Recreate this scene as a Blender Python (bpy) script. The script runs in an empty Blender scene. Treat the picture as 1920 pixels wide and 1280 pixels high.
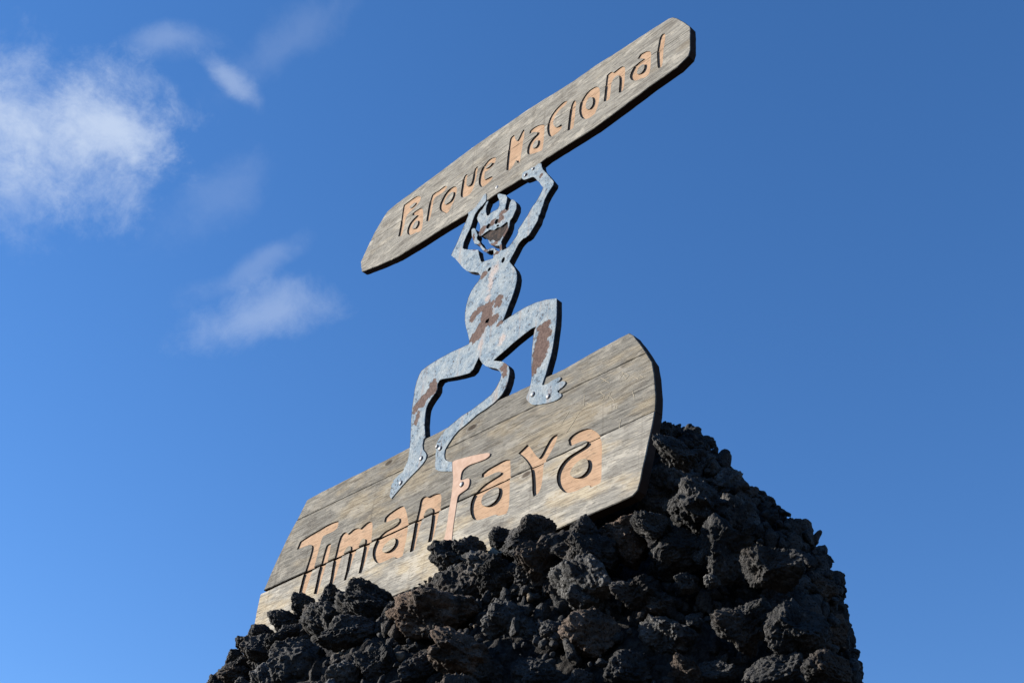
import bpy, bmesh, math, random
import numpy as np
from mathutils import Vector, Matrix
from mathutils.geometry import tessellate_polygon

random.seed(7)
S = bpy.context.scene
COL = S.collection

# ------------------------------------------------------------------ camera
YAW, PIT, ROL = math.radians(49.56), math.radians(37.21), math.radians(5.68)
FPX = 1999.0                      # focal length in photo pixels (photo 1920 wide)
EYE = np.array([0.0, 0.0, 1.6])
cy_, sy_, cp_, sp_ = math.cos(YAW), math.sin(YAW), math.cos(PIT), math.sin(PIT)
fw = np.array([-sy_*cp_, cy_*cp_, sp_]); rt = np.array([cy_, sy_, 0.0]); up = np.cross(rt, fw)
rt2 = math.cos(ROL)*rt + math.sin(ROL)*up
up2 = np.cross(rt2, fw)
cam = bpy.data.cameras.new('camera'); co = bpy.data.objects.new('camera', cam); COL.objects.link(co)
cam.sensor_width = 36.0; cam.lens = 36.0*FPX/1920.0; cam.clip_end = 20000; cam.clip_start = 0.05
co.matrix_world = Matrix(((rt2[0], up2[0], -fw[0], EYE[0]), (rt2[1], up2[1], -fw[1], EYE[1]),
                          (rt2[2], up2[2], -fw[2], EYE[2]), (0, 0, 0, 1)))
S.camera = co

# ------------------------------------------------------------------ light
SUN = np.array([-0.80, -0.49, 0.37]); SUN = SUN/np.linalg.norm(SUN)
SUN_EL = math.asin(SUN[2]); SUN_ROT = math.atan2(SUN[0], SUN[1])
S.view_settings.view_transform = 'Standard'; S.view_settings.look = 'None'
S.view_settings.exposure = 1.25; S.view_settings.gamma = 1.0
sun = bpy.data.lights.new('sun', 'SUN'); sun.energy = 5.0; sun.angle = math.radians(0.53); sun.color = (1.0, 0.95, 0.87)
so = bpy.data.objects.new('sun', sun); COL.objects.link(so)
so.rotation_euler = Vector(SUN).to_track_quat('Z', 'Y').to_euler(); so.location = (-8, -8, 12)


def ray(x, y):
    q = np.array([(x-960.0)/FPX, (y-640.0)/FPX])
    return q[0]*rt2 - q[1]*up2 + fw


W = bpy.data.worlds.new('World'); S.world = W; W.use_nodes = True
nt = W.node_tree; nt.nodes.clear()


class NG:
    """small helper to write node graphs as expressions"""
    def __init__(s, nt): s.nt = nt
    def n(s, t, **k):
        d = s.nt.nodes.new(t)
        for a, b in k.items(): setattr(d, a, b)
        return d
    def put(s, sock, v):
        if hasattr(v, 'is_output') or isinstance(v, bpy.types.NodeSocket): s.nt.links.new(v, sock)
        else: sock.default_value = v
    def m(s, op, a, b=0.0, c=None, clamp=False):
        d = s.n('ShaderNodeMath', operation=op, use_clamp=clamp)
        s.put(d.inputs[0], a); s.put(d.inputs[1], b)
        if c is not None: s.put(d.inputs[2], c)
        return d.outputs[0]
    def v(s, op, a, b=(0, 0, 0)):
        d = s.n('ShaderNodeVectorMath', operation=op)
        s.put(d.inputs[0], a)
        if op == 'SCALE': s.put(d.inputs['Scale'], b)
        elif op not in ('LENGTH', 'NORMALIZE'): s.put(d.inputs[1], b)
        return d.outputs['Value'] if op in ('DOT_PRODUCT', 'LENGTH', 'DISTANCE') else d.outputs[0]
    def noise(s, vec, scale, detail=4, rough=.55, dist=0.0):
        d = s.n('ShaderNodeTexNoise'); s.put(d.inputs['Vector'], vec); d.inputs['Scale'].default_value = scale
        d.inputs['Detail'].default_value = detail; d.inputs['Roughness'].default_value = rough
        d.inputs['Distortion'].default_value = dist
        return d.outputs['Fac']
    def vor(s, vec, scale, feature='F1', rnd=1.0):
        d = s.n('ShaderNodeTexVoronoi', feature=feature); s.put(d.inputs['Vector'], vec)
        d.inputs['Scale'].default_value = scale; d.inputs['Randomness'].default_value = rnd
        return d.outputs['Distance']
    def step(s, x, a, b, lo=0.0, hi=1.0, kind='SMOOTHSTEP'):
        d = s.n('ShaderNodeMapRange', interpolation_type=kind); s.put(d.inputs[0], x)
        s.put(d.inputs[1], a); s.put(d.inputs[2], b); s.put(d.inputs[3], lo); s.put(d.inputs[4], hi)
        return d.outputs[0]
    def mix(s, f, a, b):
        d = s.n('ShaderNodeMix', data_type='RGBA'); s.put(d.inputs[0], f)
        for sock, q in ((d.inputs[6], a), (d.inputs[7], b)):
            if isinstance(q, tuple) and len(q) == 3: q = q+(1.0,)
            s.put(sock, q)
        return d.outputs[2]
    def bump(s, h, strength, dist, normal=None):
        d = s.n('ShaderNodeBump'); d.inputs['Strength'].default_value = strength; d.inputs['Distance'].default_value = dist
        s.put(d.inputs['Height'], h)
        if normal is not None: s.put(d.inputs['Normal'], normal)
        return d.outputs[0]


g = NG(nt)
sky = g.n('ShaderNodeTexSky', sky_type='NISHITA', sun_disc=False, sun_elevation=SUN_EL, sun_rotation=SUN_ROT,
          altitude=300.0, air_density=1.0, dust_density=0.0, ozone_density=2.0)
tc = g.n('ShaderNodeTexCoord').outputs['Generated']
nd = g.v('NORMALIZE', tc)
warp = g.n('ShaderNodeTexNoise'); warp.inputs['Scale'].default_value = 7.0; warp.inputs['Detail'].default_value = 4
g.put(warp.inputs['Vector'], nd)
wv = g.v('SCALE', g.v('SUBTRACT', warp.outputs['Color'], (.5, .5, .5)), 0.055)
wd = g.v('ADD', nd, wv)
fine = g.noise(wd, 19.0, 11, .70)
mid = g.noise(wd, 6.5, 6, .58)


def cloud(x, y, ax, ay, ang, dens):
    """a cloud centred on a fixed sky direction; ax, ay: its half angles"""
    c = ray(x, y); c = c/np.linalg.norm(c)
    e1 = rt2 - c*np.dot(rt2, c); e1 /= np.linalg.norm(e1); e2 = np.cross(c, e1)
    ca, sa = math.cos(math.radians(ang)), math.sin(math.radians(ang))
    a1 = (ca*e1 + sa*e2); a2 = (-sa*e1 + ca*e2)
    d = g.v('SUBTRACT', wd, tuple(c))
    p = g.m('DIVIDE', g.v('DOT_PRODUCT', d, tuple(a1)), ax/FPX)
    q = g.m('DIVIDE', g.v('DOT_PRODUCT', d, tuple(a2)), ay/FPX)
    r = g.m('SQRT', g.m('ADD', g.m('MULTIPLY', p, p), g.m('MULTIPLY', q, q)))
    base = g.m('SUBTRACT', 1.0, r)
    k = g.m('ADD', base, g.m('ADD', g.m('MULTIPLY', g.m('SUBTRACT', mid, .5), 1.35), g.m('MULTIPLY', g.m('SUBTRACT', fine, .5), 1.2)))
    return g.m('MULTIPLY', g.step(k, 0.05, 1.0), dens)


CLOUDS = [(70, 245, 250, 170, 8, .97), (195, 235, 140, 85, 25, .8), (25, 350, 100, 115, 0, .65), (335, 75, 100, 42, -8, .26), (432, 145, 32, 85, -40, .40),
          (500, 590, 160, 62, -14, .40), (470, 505, 135, 38, -25, .20), (420, 365, 150, 70, -38, .12), (560, 60, 220, 60, -30, .12),
          # the same scattered cloud goes on round the sky outside the view
          (-600, 300, 300, 160, 5, .6), (-900, 900, 260, 120, 10, .5), (-200, -600, 260, 120, 20, .4),
          (2900, 200, 260, 110, -15, .35), (3200, 1100, 300, 120, 5, .4), (900, -900, 240, 90, 15, .3)]
dens = None
for c in CLOUDS:
    k = cloud(*c)
    dens = k if dens is None else g.m('SUBTRACT', 1.0, g.m('MULTIPLY', g.m('SUBTRACT', 1.0, dens), g.m('SUBTRACT', 1.0, k)))
SKY_STRENGTH = 0.078
hs = g.n('ShaderNodeHueSaturation'); hs.inputs['Saturation'].default_value = 1.215; hs.inputs['Value'].default_value = 1.0
gam = g.n('ShaderNodeGamma'); gam.inputs[1].default_value = .74; g.put(gam.inputs[0], sky.outputs[0])
tint = g.v('MULTIPLY', gam.outputs[0], (.93, 1.07, 1.415)); nt.links.new(tint, hs.inputs['Color'])
skycol = g.mix(dens, hs.outputs[0], (3.1, 3.7, 4.8))
bg = g.n('ShaderNodeBackground'); bg.inputs['Strength'].default_value = SKY_STRENGTH
nt.links.new(skycol, bg.inputs['Color'])
ow = g.n('ShaderNodeOutputWorld'); nt.links.new(bg.outputs[0], ow.inputs[0])


# ------------------------------------------------------------------ materials
def material(name, rough=.85, spec=.3):
    m = bpy.data.materials.new(name); m.use_nodes = True
    t = m.node_tree; b = t.nodes['Principled BSDF']
    b.inputs['Roughness'].default_value = rough; b.inputs['Specular IOR Level'].default_value = spec
    return m, NG(t), b


def wood(name, seed, light, warm):
    m, g, b = material(name, .95, .04)
    o = g.n('ShaderNodeTexCoord').outputs['Object']
    rnd = g.n('ShaderNodeObjectInfo').outputs['Random']
    off = g.n('ShaderNodeCombineXYZ'); g.put(off.inputs[0], g.m('MULTIPLY', rnd, 17.0)); g.put(off.inputs[2], g.m('MULTIPLY', rnd, 9.0)); off.inputs[1].default_value = seed
    p = g.v('ADD', o, off.outputs[0])
    big = g.noise(g.v('MULTIPLY', p, (1.3, 1.0, 4.0)), 1.7, 5, .62)
    wob = g.n('ShaderNodeTexNoise'); g.put(wob.inputs['Vector'], g.v('MULTIPLY', p, (1.0, 1.0, 2.0))); wob.inputs['Scale'].default_value = 1.7; wob.inputs['Detail'].default_value = 3
    pw = g.v('ADD', p, g.v('SCALE', g.v('SUBTRACT', wob.outputs['Color'], (.5, .5, .5)), .045))
    grain = g.noise(g.v('MULTIPLY', pw, (5.0, 4.0, 84.0)), 1.0, 7, .70)
    fibre = g.noise(g.v('MULTIPLY', pw, (13.0, 10.0, 115.0)), 1.0, 5, .68)
    streak = g.noise(g.v('MULTIPLY', pw, (2.6, 2.0, 21.0)), 1.0, 8, .70)
    blot = g.noise(g.v('MULTIPLY', p, (3.0, 1.0, 7.0)), 1.6, 6, .68)
    grey = g.mix(g.step(grain, .30, .70), (.21*light, .198*light, .175*light), (.44*light, .412*light, .355*light))
    tan = g.mix(g.step(grain, .30, .68), (.33*light, .262*light, .175*light), (.64*light, .54*light, .38*light))
    col = g.mix(g.step(big, .56-.13*warm, .74-.13*warm, 0, .2+.65*warm), grey, tan)
    col = g.mix(g.step(streak, .53, .63, 0, .62), col, (.155*light, .138*light, .118*light))
    col = g.mix(g.step(blot, .53, .66, 0, .55), col, (.17*light, .152*light, .13*light))
    col = g.mix(g.step(blot, .47, .36, 0, .60), col, (.60*light, .55*light, .46*light))
    col = g.mix(g.step(fibre, .56, .63, 0, .60), col, (.075*light, .064*light, .052*light))
    col = g.mix(g.step(fibre, .44, .36, 0, .5), col, (.66*light, .60*light, .48*light))
    # weather checks: long thin cracks
    ck = g.noise(g.v('MULTIPLY', pw, (1.1, 1.0, 62.0)), 1.0, 2, .5)
    crack = g.step(ck, .70, .745)
    col = g.mix(g.m('MULTIPLY', crack, .7), col, (.045, .04, .034))
    drip = g.noise(g.v('MULTIPLY', p, (16.0, 1.0, .9)), 1.0, 4, .6)
    col = g.mix(g.step(drip, .58, .70, 0, .30), col, (.10*light, .086*light, .072*light))
    kd = g.vor(g.v('MULTIPLY', g.v('ADD', pw, (.3, 0, .21)), (2.1, 0, 5.2)), 1.0)
    col = g.mix(g.step(kd, .055, .10, .85, 0), col, (.07*light, .05*light, .036*light))
    col = g.mix(g.m('MULTIPLY', g.step(kd, .09, .12), g.step(kd, .24, .13, 0, .4)), col, (.22*light, .17*light, .11*light))
    # lichen dust and pale specks
    sp = g.noise(p, 90.0, 3, .6)
    col = g.mix(g.step(sp, .64, .76, 0, .35), col, (.5, .46, .4))
    b_ = g.m('ADD', g.m('MULTIPLY', grain, .8), g.m('MULTIPLY', fibre, .45)); b_ = g.m('SUBTRACT', b_, g.m('MULTIPLY', crack, .8))
    g.put(b.inputs['Base Color'], col)
    g.put(b.inputs['Normal'], g.bump(b_, .75, .006))
    return m


WOOD_TOP = wood('weathered_wood_grey', 3.0, .70, .20)
WOOD_LOW = wood('weathered_wood_tan', 8.0, .525, .82)
WOOD_PALE = wood('weathered_wood_pale', 14.0, .76, 1.0)


def paint():
    m, g, b = material('peach_letter_paint', .9, .06)
    o = g.n('ShaderNodeTexCoord').outputs['Object']
    a = g.noise(o, 9.0, 5, .6); f = g.noise(g.v('MULTIPLY', o, (10, 10, 160)), 1.0, 3, .6); s = g.noise(o, 120.0, 2, .5)
    col = g.mix(g.step(a, .3, .7), (.350, .226, .142), (.425, .285, .186))
    col = g.mix(g.step(f, .50, .62, 0, .55), col, (.20, .128, .08))
    col = g.mix(g.step(s, .66, .74, 0, .7), col, (.25, .14, .09))
    wr = g.noise(g.v('MULTIPLY', o, (12, 12, 34)), 1.0, 7, .7)
    col = g.mix(g.step(wr, .56, .62, 0, .6), col, (.19, .140, .095))
    col = g.mix(g.step(wr, .40, .32, 0, .6), col, (.44, .30, .19))
    g.put(b.inputs['Base Color'], col); g.put(b.inputs['Normal'], g.bump(g.m('ADD', f, wr), .4, .004))
    return m


PAINT = paint()
m_, g_, b_ = material('pale_peach_letter_paint', .85, .10)
o_ = g_.n('ShaderNodeTexCoord').outputs['Object']
c_ = g_.mix(g_.step(g_.noise(o_, 22, 5, .6), .35, .7), (.375, .252, .186), (.45, .315, .24))
c_ = g_.mix(g_.step(g_.noise(o_, 90, 3, .5), .66, .74, 0, .6), c_, (.3, .2, .15))
g_.put(b_.inputs['Base Color'], c_)
FPAINT = m_


def lava(name, c0, c1, c2):
    m, g, b = material(name, .88, .22)
    P = g.n('ShaderNodeNewGeometry').outputs['Position']
    rnd = g.n('ShaderNodeObjectInfo').outputs['Random']
    n1 = g.noise(P, 9.0, 6, .62); n2 = g.noise(P, 55.0, 5, .65); n3 = g.noise(P, 3.2, 3, .5)
    kn = g.vor(P, 42.0); pit = g.vor(g.v('ADD', P, (3.1, 1.7, 9.2)), 85.0)
    col = g.mix(g.step(n1, .35, .66), c0, c1)
    col = g.mix(g.m('MULTIPLY', g.step(n3, .5, .68), g.step(rnd, .2, .9, .1, .8)), col, c2)
    col = g.mix(g.step(n2, .60, .74, 0, .6), col, tuple(min(1, q*2.6) for q in c1))
    col = g.mix(g.step(pit, .13, .3, .7, 0), col, tuple(q*.35 for q in c0))
    g.put(b.inputs['Base Color'], col)
    h = g.m('ADD', g.m('MULTIPLY', g.step(kn, 0, .6, 1, 0), .55), g.m('MULTIPLY', n2, .9))
    h = g.m('SUBTRACT', h, g.m('MULTIPLY', g.step(pit, .1, .35, 1, 0), .5))
    h = g.m('ADD', h, g.m('MULTIPLY', g.noise(P, 130.0, 4, .65), .5))
    g.put(b.inputs['Normal'], g.bump(h, 1.0, .022))
    return m


LAVA = lava('black_lava', (.018, .018, .018), (.066, .063, .060), (.080, .058, .042))
LAVA_BROWN = lava('brown_lava', (.036, .028, .022), (.140, .104, .080), (.120, .074, .047))
LAVA_GREY = lava('grey_lava', (.030, .030, .030), (.135, .131, .125), (.085, .070, .056))


def core_mat():
    m, g, b = material('mortar_and_lava', .95, .1)
    P = g.n('ShaderNodeNewGeometry').outputs['Position']
    n1 = g.noise(P, 6.0, 6, .65); n2 = g.noise(P, 40.0, 5, .65)
    col = g.mix(g.step(n2, .35, .65), (.014, .013, .013), (.045, .042, .039))
    col = g.mix(g.step(n1, .60, .68, 0, .7), col, (.13, .105, .078))
    g.put(b.inputs['Base Color'], col); g.put(b.inputs['Normal'], g.bump(n2, 1.0, .03))
    return m


CORE = core_mat()
m_, g_, b_ = material('pale_rubble', .95, .1)
P_ = g_.n('ShaderNodeNewGeometry').outputs['Position']
g_.put(b_.inputs['Base Color'], g_.mix(g_.step(g_.noise(P_, 7, 4, .6), .52, .62), (.04, .036, .033), (.20, .16, .115)))
g_.put(b_.inputs['Normal'], g_.bump(g_.noise(P_, 90, 4, .6), .8, .01))
RUBBLE = m_

m_, g_, b_ = material('volcanic_ash_ground', .98, .05)
P_ = g_.n('ShaderNodeNewGeometry').outputs['Position']
c_ = g_.mix(g_.step(g_.noise(P_, .35, 6, .6), .35, .68), (.035, .031, .028), (.075, .060, .048))
c_ = g_.mix(g_.step(g_.noise(P_, 30, 4, .6), .6, .7, 0, .5), c_, (.12, .1, .085))
g_.put(b_.inputs['Base Color'], c_); g_.put(b_.inputs['Normal'], g_.bump(g_.noise(P_, 24, 6, .65), .8, .03))
GROUND = m_

m_, g_, b_ = material('dark_backing', .9, .1)
o_ = g_.n('ShaderNodeTexCoord').outputs['Object']
c_ = g_.mix(g_.step(g_.noise(o_, 30, 5, .6), .4, .66), (.018, .015, .015), (.062, .042, .033))
g_.put(b_.inputs['Base Color'], c_); g_.put(b_.inputs['Normal'], g_.bump(g_.noise(o_, 60, 4, .6), .6, .006))
BACKING = m_

m_, g_, b_ = material('galvanised_bolt', .45, .5)
o_ = g_.n('ShaderNodeTexCoord').outputs['Object']
g_.put(b_.inputs['Base Color'], g_.mix(g_.step(g_.noise(o_, 160, 3, .5), .4, .6), (.25, .25, .25), (.42, .43, .44)))
BOLT = m_
m_, g_, b_ = material('scratched_bare_wood', .9, .1)
o_ = g_.n('ShaderNodeTexCoord').outputs['Object']
g_.put(b_.inputs['Base Color'], g_.mix(g_.noise(o_, 60, 3, .5), (.30, .26, .19), (.40, .35, .27)))
SCRATCH = m_

m_, g_, b_ = material('dark_cut_wood', .95, .1)  # plain dark brown for plank sides, letter recess walls and bolt washers
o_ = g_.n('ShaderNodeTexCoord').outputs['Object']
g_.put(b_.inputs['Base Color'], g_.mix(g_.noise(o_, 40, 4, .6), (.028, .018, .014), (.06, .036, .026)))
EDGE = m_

# ------------------------------------------------------------------ ways from photo measures to the sign's plane
D = 3.0                                       # metres from the eye to the sign's front plane (y = D)
VIEWS = dict(A=(830, 300, 5.3333), B=(840, 480, 5.3333), C=(720, 630, 4.1278), H=(840, 350, 9.1429),
             L1=(735, 330, 8.535), L2=(820, 280, 9.483), L3=(940, 190, 9.483), L4=(1080, 60, 9.0158),
             M1=(540, 950, 7.53), M2=(680, 900, 7.111), M3=(720, 790, 8.535), M4=(960, 670, 11.636), M5=(800, 760, 4.922),
             U1=(660, 180, 3.5556), U2=(1000, 10, 3.879), R4=(1000, 610, 3.4577), G2=(470, 900, 4.2675), X=(0, 0, 1.0))


def pts(view, seq):
    ox, oy, s = VIEWS[view]
    return [(ox+x/s, oy+y/s) for x, y in seq]


def plane(seq, y=D):
    out = []
    for x, yy in seq:
        d = ray(x, yy); d = d*(y/d[1]); out.append((float(d[0]), float(d[2]+EYE[2])))
    return out


def resample(poly, step=.02, jit=0.0, seed=1, closed=True):
    r = random.Random(seed); out = []
    n = len(poly)
    for i in range(n if closed else n-1):
        a, b = poly[i], poly[(i+1) % n]
        L = math.hypot(b[0]-a[0], b[1]-a[1]); k = max(1, int(L/step))
        for j in range(k):
            t = j/k; q = (a[0]+(b[0]-a[0])*t, a[1]+(b[1]-a[1])*t)
            if jit and j: q = (q[0]+r.uniform(-jit, jit), q[1]+r.uniform(-jit, jit))
            out.append(q)
    return out


def smooth(poly, it=1, corner=55):
    """round a traced loop (one Chaikin cut), keeping corners sharper than `corner` degrees"""
    for _ in range(it):
        out = []; n = len(poly)
        for i in range(n):
            p, q, s = poly[i-1], poly[i], poly[(i+1) % n]
            a = math.atan2(q[1]-p[1], q[0]-p[0]); b = math.atan2(s[1]-q[1], s[0]-q[0])
            t = abs((b-a+math.pi) % (2*math.pi)-math.pi)
            if t > math.radians(corner) or t < .03: out.append(q)
            else:
                out.append((q[0]*.75+p[0]*.25, q[1]*.75+p[1]*.25)); out.append((q[0]*.75+s[0]*.25, q[1]*.75+s[1]*.25))
        poly = out
    return poly


def area(p): return .5*sum(p[i-1][0]*p[i][1]-p[i][0]*p[i-1][1] for i in range(len(p)))


def ccw(p): return p if area(p) > 0 else p[::-1]


def inset(poly, d):
    poly = ccw(poly); out = []; n = len(poly)
    for i in range(n):
        p, q, s = poly[i-1], poly[i], poly[(i+1) % n]
        n1 = Vector((-(q[1]-p[1]), q[0]-p[0])); n2 = Vector((-(s[1]-q[1]), s[0]-q[0]))
        if n1.length < 1e-9 or n2.length < 1e-9: out.append(q); continue
        n1.normalize(); n2.normalize(); m = n1+n2
        if m.length < .3: out.append(q); continue
        m.normalize(); k = d/max(.45, m.dot(n1)); out.append((q[0]+m.x*k, q[1]+m.y*k))
    return out


def prism(rings, holes=()):
    """rings: list of (loop, y) from front to back (same point count); holes run straight through"""
    verts, faces = [], []
    def cap(loops, base, flip):
        tri = tessellate_polygon([[Vector((x, z, 0)) for x, z in lp] for lp in loops])
        flat = [q for b in base for q in b]
        lin = [q for lp in loops for q in lp]
        for t in tri:
            a, b, c = (lin[i] for i in t)
            ar = (b[0]-a[0])*(c[1]-a[1])-(c[0]-a[0])*(b[1]-a[1])
            if abs(ar) < 1e-14: continue
            idx = [flat[i] for i in t]
            if ar < 0: idx.reverse()
            if flip: idx.reverse()
            faces.append(idx)
    ids = []
    for lp, y in rings:
        ids.append(list(range(len(verts), len(verts)+len(lp)))); verts += [(x, y, z) for x, z in lp]
    n = len(rings[0][0])
    for a, b in zip(ids, ids[1:]):
        for i in range(n):
            j = (i+1) % n; faces.append([a[i], b[i], b[j], a[j]])
    hf, hb, fl, bl = [], [], [], []
    for h in holes:
        h = ccw(h); f = list(range(len(verts), len(verts)+len(h))); verts += [(x, rings[0][1], z) for x, z in h]
        k = list(range(len(verts), len(verts)+len(h))); verts += [(x, rings[-1][1], z) for x, z in h]
        for i in range(len(h)):
            j = (i+1) % len(h); faces.append([f[j], k[j], k[i], f[i]])
        hf.append(f); hb.append(k); fl.append(h)
    # front cap faces -y: counter-clockwise in (x, z) seen from -y
    cap([rings[0][0]]+fl, [ids[0]]+hf, False)
    cap([rings[-1][0]]+fl, [ids[-1]]+hb, True)
    me = bpy.data.meshes.new('mesh'); me.from_pydata(verts, [], faces)
    bm = bmesh.new(); bm.from_mesh(me); bmesh.ops.recalc_face_normals(bm, faces=bm.faces); bm.to_mesh(me); bm.free()
    return me


def thing(name, label, cat, loc):
    o = bpy.data.objects.new(name, None); COL.objects.link(o); o.location = loc; o.empty_display_size = .2
    o['label'] = label; o['category'] = cat
    return o


def part(name, me, mat, parent, label=None, shift=True):
    if shift: me.transform(Matrix.Translation(-Vector(parent.location)))
    if mat is not None: me.materials.clear(); me.materials.append(mat)
    me.name = name
    o = bpy.data.objects.new(name, me); COL.objects.link(o); o.parent = parent
    if label: o['label'] = label
    return o


def boolean(me, cutters, op='DIFFERENCE'):
    """cut meshes out of a mesh (exact solver); returns a new mesh that keeps the cutters' materials"""
    o = bpy.data.objects.new('tmp', me); COL.objects.link(o); tmp = [o]
    for c in cutters:
        k = bpy.data.objects.new('tmpc', c); COL.objects.link(k); tmp.append(k)
        md = o.modifiers.new('b', 'BOOLEAN'); md.operation = op; md.solver = 'EXACT'; md.object = k
        try: md.material_mode = 'TRANSFER'
        except Exception: pass
    dg = bpy.context.evaluated_depsgraph_get(); dg.update()
    res = bpy.data.meshes.new_from_object(o.evaluated_get(dg), depsgraph=dg)
    for q in tmp: bpy.data.objects.remove(q)
    return res


# ------------------------------------------------------------------ ground (one sheet out to the horizon)
bm = bmesh.new()
rs = [0, 3, 6, 10, 20, 50, 150, 500, 2000, 8000]; prev = None
for r in rs:
    ring = [bm.verts.new((r*math.cos(a*math.pi/24), r*math.sin(a*math.pi/24), 0 if r < 9 else random.uniform(-.2, .1)*min(1, r/60))) for a in range(48)] if r else [bm.verts.new((0, 0, 0))]
    if prev:
        for i in range(48):
            j = (i+1) % 48
            if len(prev) == 1: bm.faces.new((prev[0], ring[i], ring[j]))
            else: bm.faces.new((prev[i], ring[i], ring[j], prev[j]))
    prev = ring
me = bpy.data.meshes.new('ground'); bm.to_mesh(me); bm.free(); me.materials.append(GROUND)
go = bpy.data.objects.new('ground', me); COL.objects.link(go); go['kind'] = 'structure'

# ------------------------------------------------------------------ numpy noise
rngp = np.random.RandomState(11)
PERM = rngp.permutation(512)


def _h(ix, iy, iz): return PERM[(PERM[(PERM[ix & 511]+iy) & 511]+iz) & 511]


RV = rngp.uniform(-1, 1, 512)
JIT = rngp.uniform(0, 1, (512, 3))


def vnoise(p):
    i = np.floor(p).astype(int); f = p-i; u = f*f*f*(f*(f*6-15)+10)
    r = 0
    for dx in (0, 1):
        for dy in (0, 1):
            for dz in (0, 1):
                w = (u[:, 0] if dx else 1-u[:, 0])*(u[:, 1] if dy else 1-u[:, 1])*(u[:, 2] if dz else 1-u[:, 2])
                r = r+w*RV[_h(i[:, 0]+dx, i[:, 1]+dy, i[:, 2]+dz)]
    return r


def fbm(p, o=4, g=.5):
    r, a = 0, 1.0
    for k in range(o): r = r+a*vnoise(p+17.3*k); p = p*2.03; a *= g
    return r


def worley(p):
    i = np.floor(p).astype(int); best = np.full(len(p), 9.0)
    for dx in (-1, 0, 1):
        for dy in (-1, 0, 1):
            for dz in (-1, 0, 1):
                c = i+np.array([dx, dy, dz]); q = c+JIT[_h(c[:, 0], c[:, 1], c[:, 2])]
                best = np.minimum(best, ((p-q)**2).sum(1))
    return np.sqrt(best)


def mesh_np(name, v, f):
    me = bpy.data.meshes.new(name); me.from_pydata(v.tolist(), [], f); me.shade_smooth(); return me


def ico(n):
    bm = bmesh.new(); bmesh.ops.create_icosphere(bm, subdivisions=n, radius=1.0)
    v = np.array([q.co[:] for q in bm.verts]); f = [[q.index for q in c.verts] for c in bm.faces]; bm.free()
    return v, f


# ------------------------------------------------------------------ lava mound: its core, a steep heap, wider than deep
MC = np.array([-3.95, 3.35])
#        z(above eye) right  left  front back
PROF = np.array([[-1.75, 2.262, 2.616, 3.0, 1.614], [0.0, 2.125, 2.435, 2.0, 1.396], [.9, 1.971, 2.40, 1.36, 1.199], [1.6, 1.868, 2.30, .86, 1.049],
                 [1.9, 1.852, 2.28, .60, 1.043], [2.15, 1.778, 2.22, .40, .976], [2.315, 1.598, 2.074, .27, .875], [2.411, 1.517, 2.01, .26, .737],
                 [2.711, 1.335, 1.544, .24, .59], [2.899, 1.054, .805, .18, .456], [3.019, .772, .112, .08, .332]])


def mound_pt(z, th):
    """z above the eye, th plan angle -> point on the mound's core (world)"""
    c, s = np.cos(th), np.sin(th)
    a = np.where(c > 0, np.interp(z, PROF[:, 0], PROF[:, 1]), np.interp(z, PROF[:, 0], PROF[:, 2]))
    b = np.where(s < 0, np.interp(z, PROF[:, 0], PROF[:, 3]), np.interp(z, PROF[:, 0], PROF[:, 4]))
    k = np.where((c > 0) & (s < 0), 2/1.55, 2/2.4)          # the front falls away early to the right
    return np.stack([MC[0]+a*np.sign(c)*np.abs(c)**k, MC[1]+b*np.sign(s)*np.abs(s)**k, z+EYE[2]], -1)


NZ, NT = 300, 640
zz = np.linspace(-1.75, 3.019, NZ); tt = np.linspace(0, 2*np.pi, NT, endpoint=False)
Z, T = np.meshgrid(zz, tt, indexing='ij')
base = mound_pt(Z.ravel(), T.ravel())
nrm = np.stack([base[:, 0]-MC[0], base[:, 1]-MC[1], np.full(len(base), .6)], -1); nrm /= np.linalg.norm(nrm, axis=1)[:, None]
kn1 = worley(base*4.2); kn2 = worley(base*10.5+3.3)
disp = -.035+.06*fbm(base*2.3, 5)+.085*(np.sqrt(np.maximum(0, 1-kn1**2))-.6)+.040*(np.sqrt(np.maximum(0, 1-kn2**2))-.6)+.022*vnoise(base*22)-.02*np.abs(vnoise(base*34))
# keep the heap behind the board where the board stands
blk = (base[:, 1] < MC[1]) & (base[:, 2]-EYE[2] > 2.2)
disp = np.where(blk, np.minimum(disp-.07, -.01), disp)
cv = base+nrm*disp[:, None]
cf = []
for i in range(NZ-1):
    for j in range(NT):
        k = (j+1) % NT; cf.append([i*NT+j, i*NT+k, (i+1)*NT+k, (i+1)*NT+j])
cf.append([(NZ-1)*NT+j for j in range(NT)])
mound = thing('lava_rock_mound', 'steep heap of rough black and brown lava rocks that the wooden sign stands in', 'rock mound', (MC[0], MC[1], 0.0))
part('core', mesh_np('core', cv, cf), CORE, mound)


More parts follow.
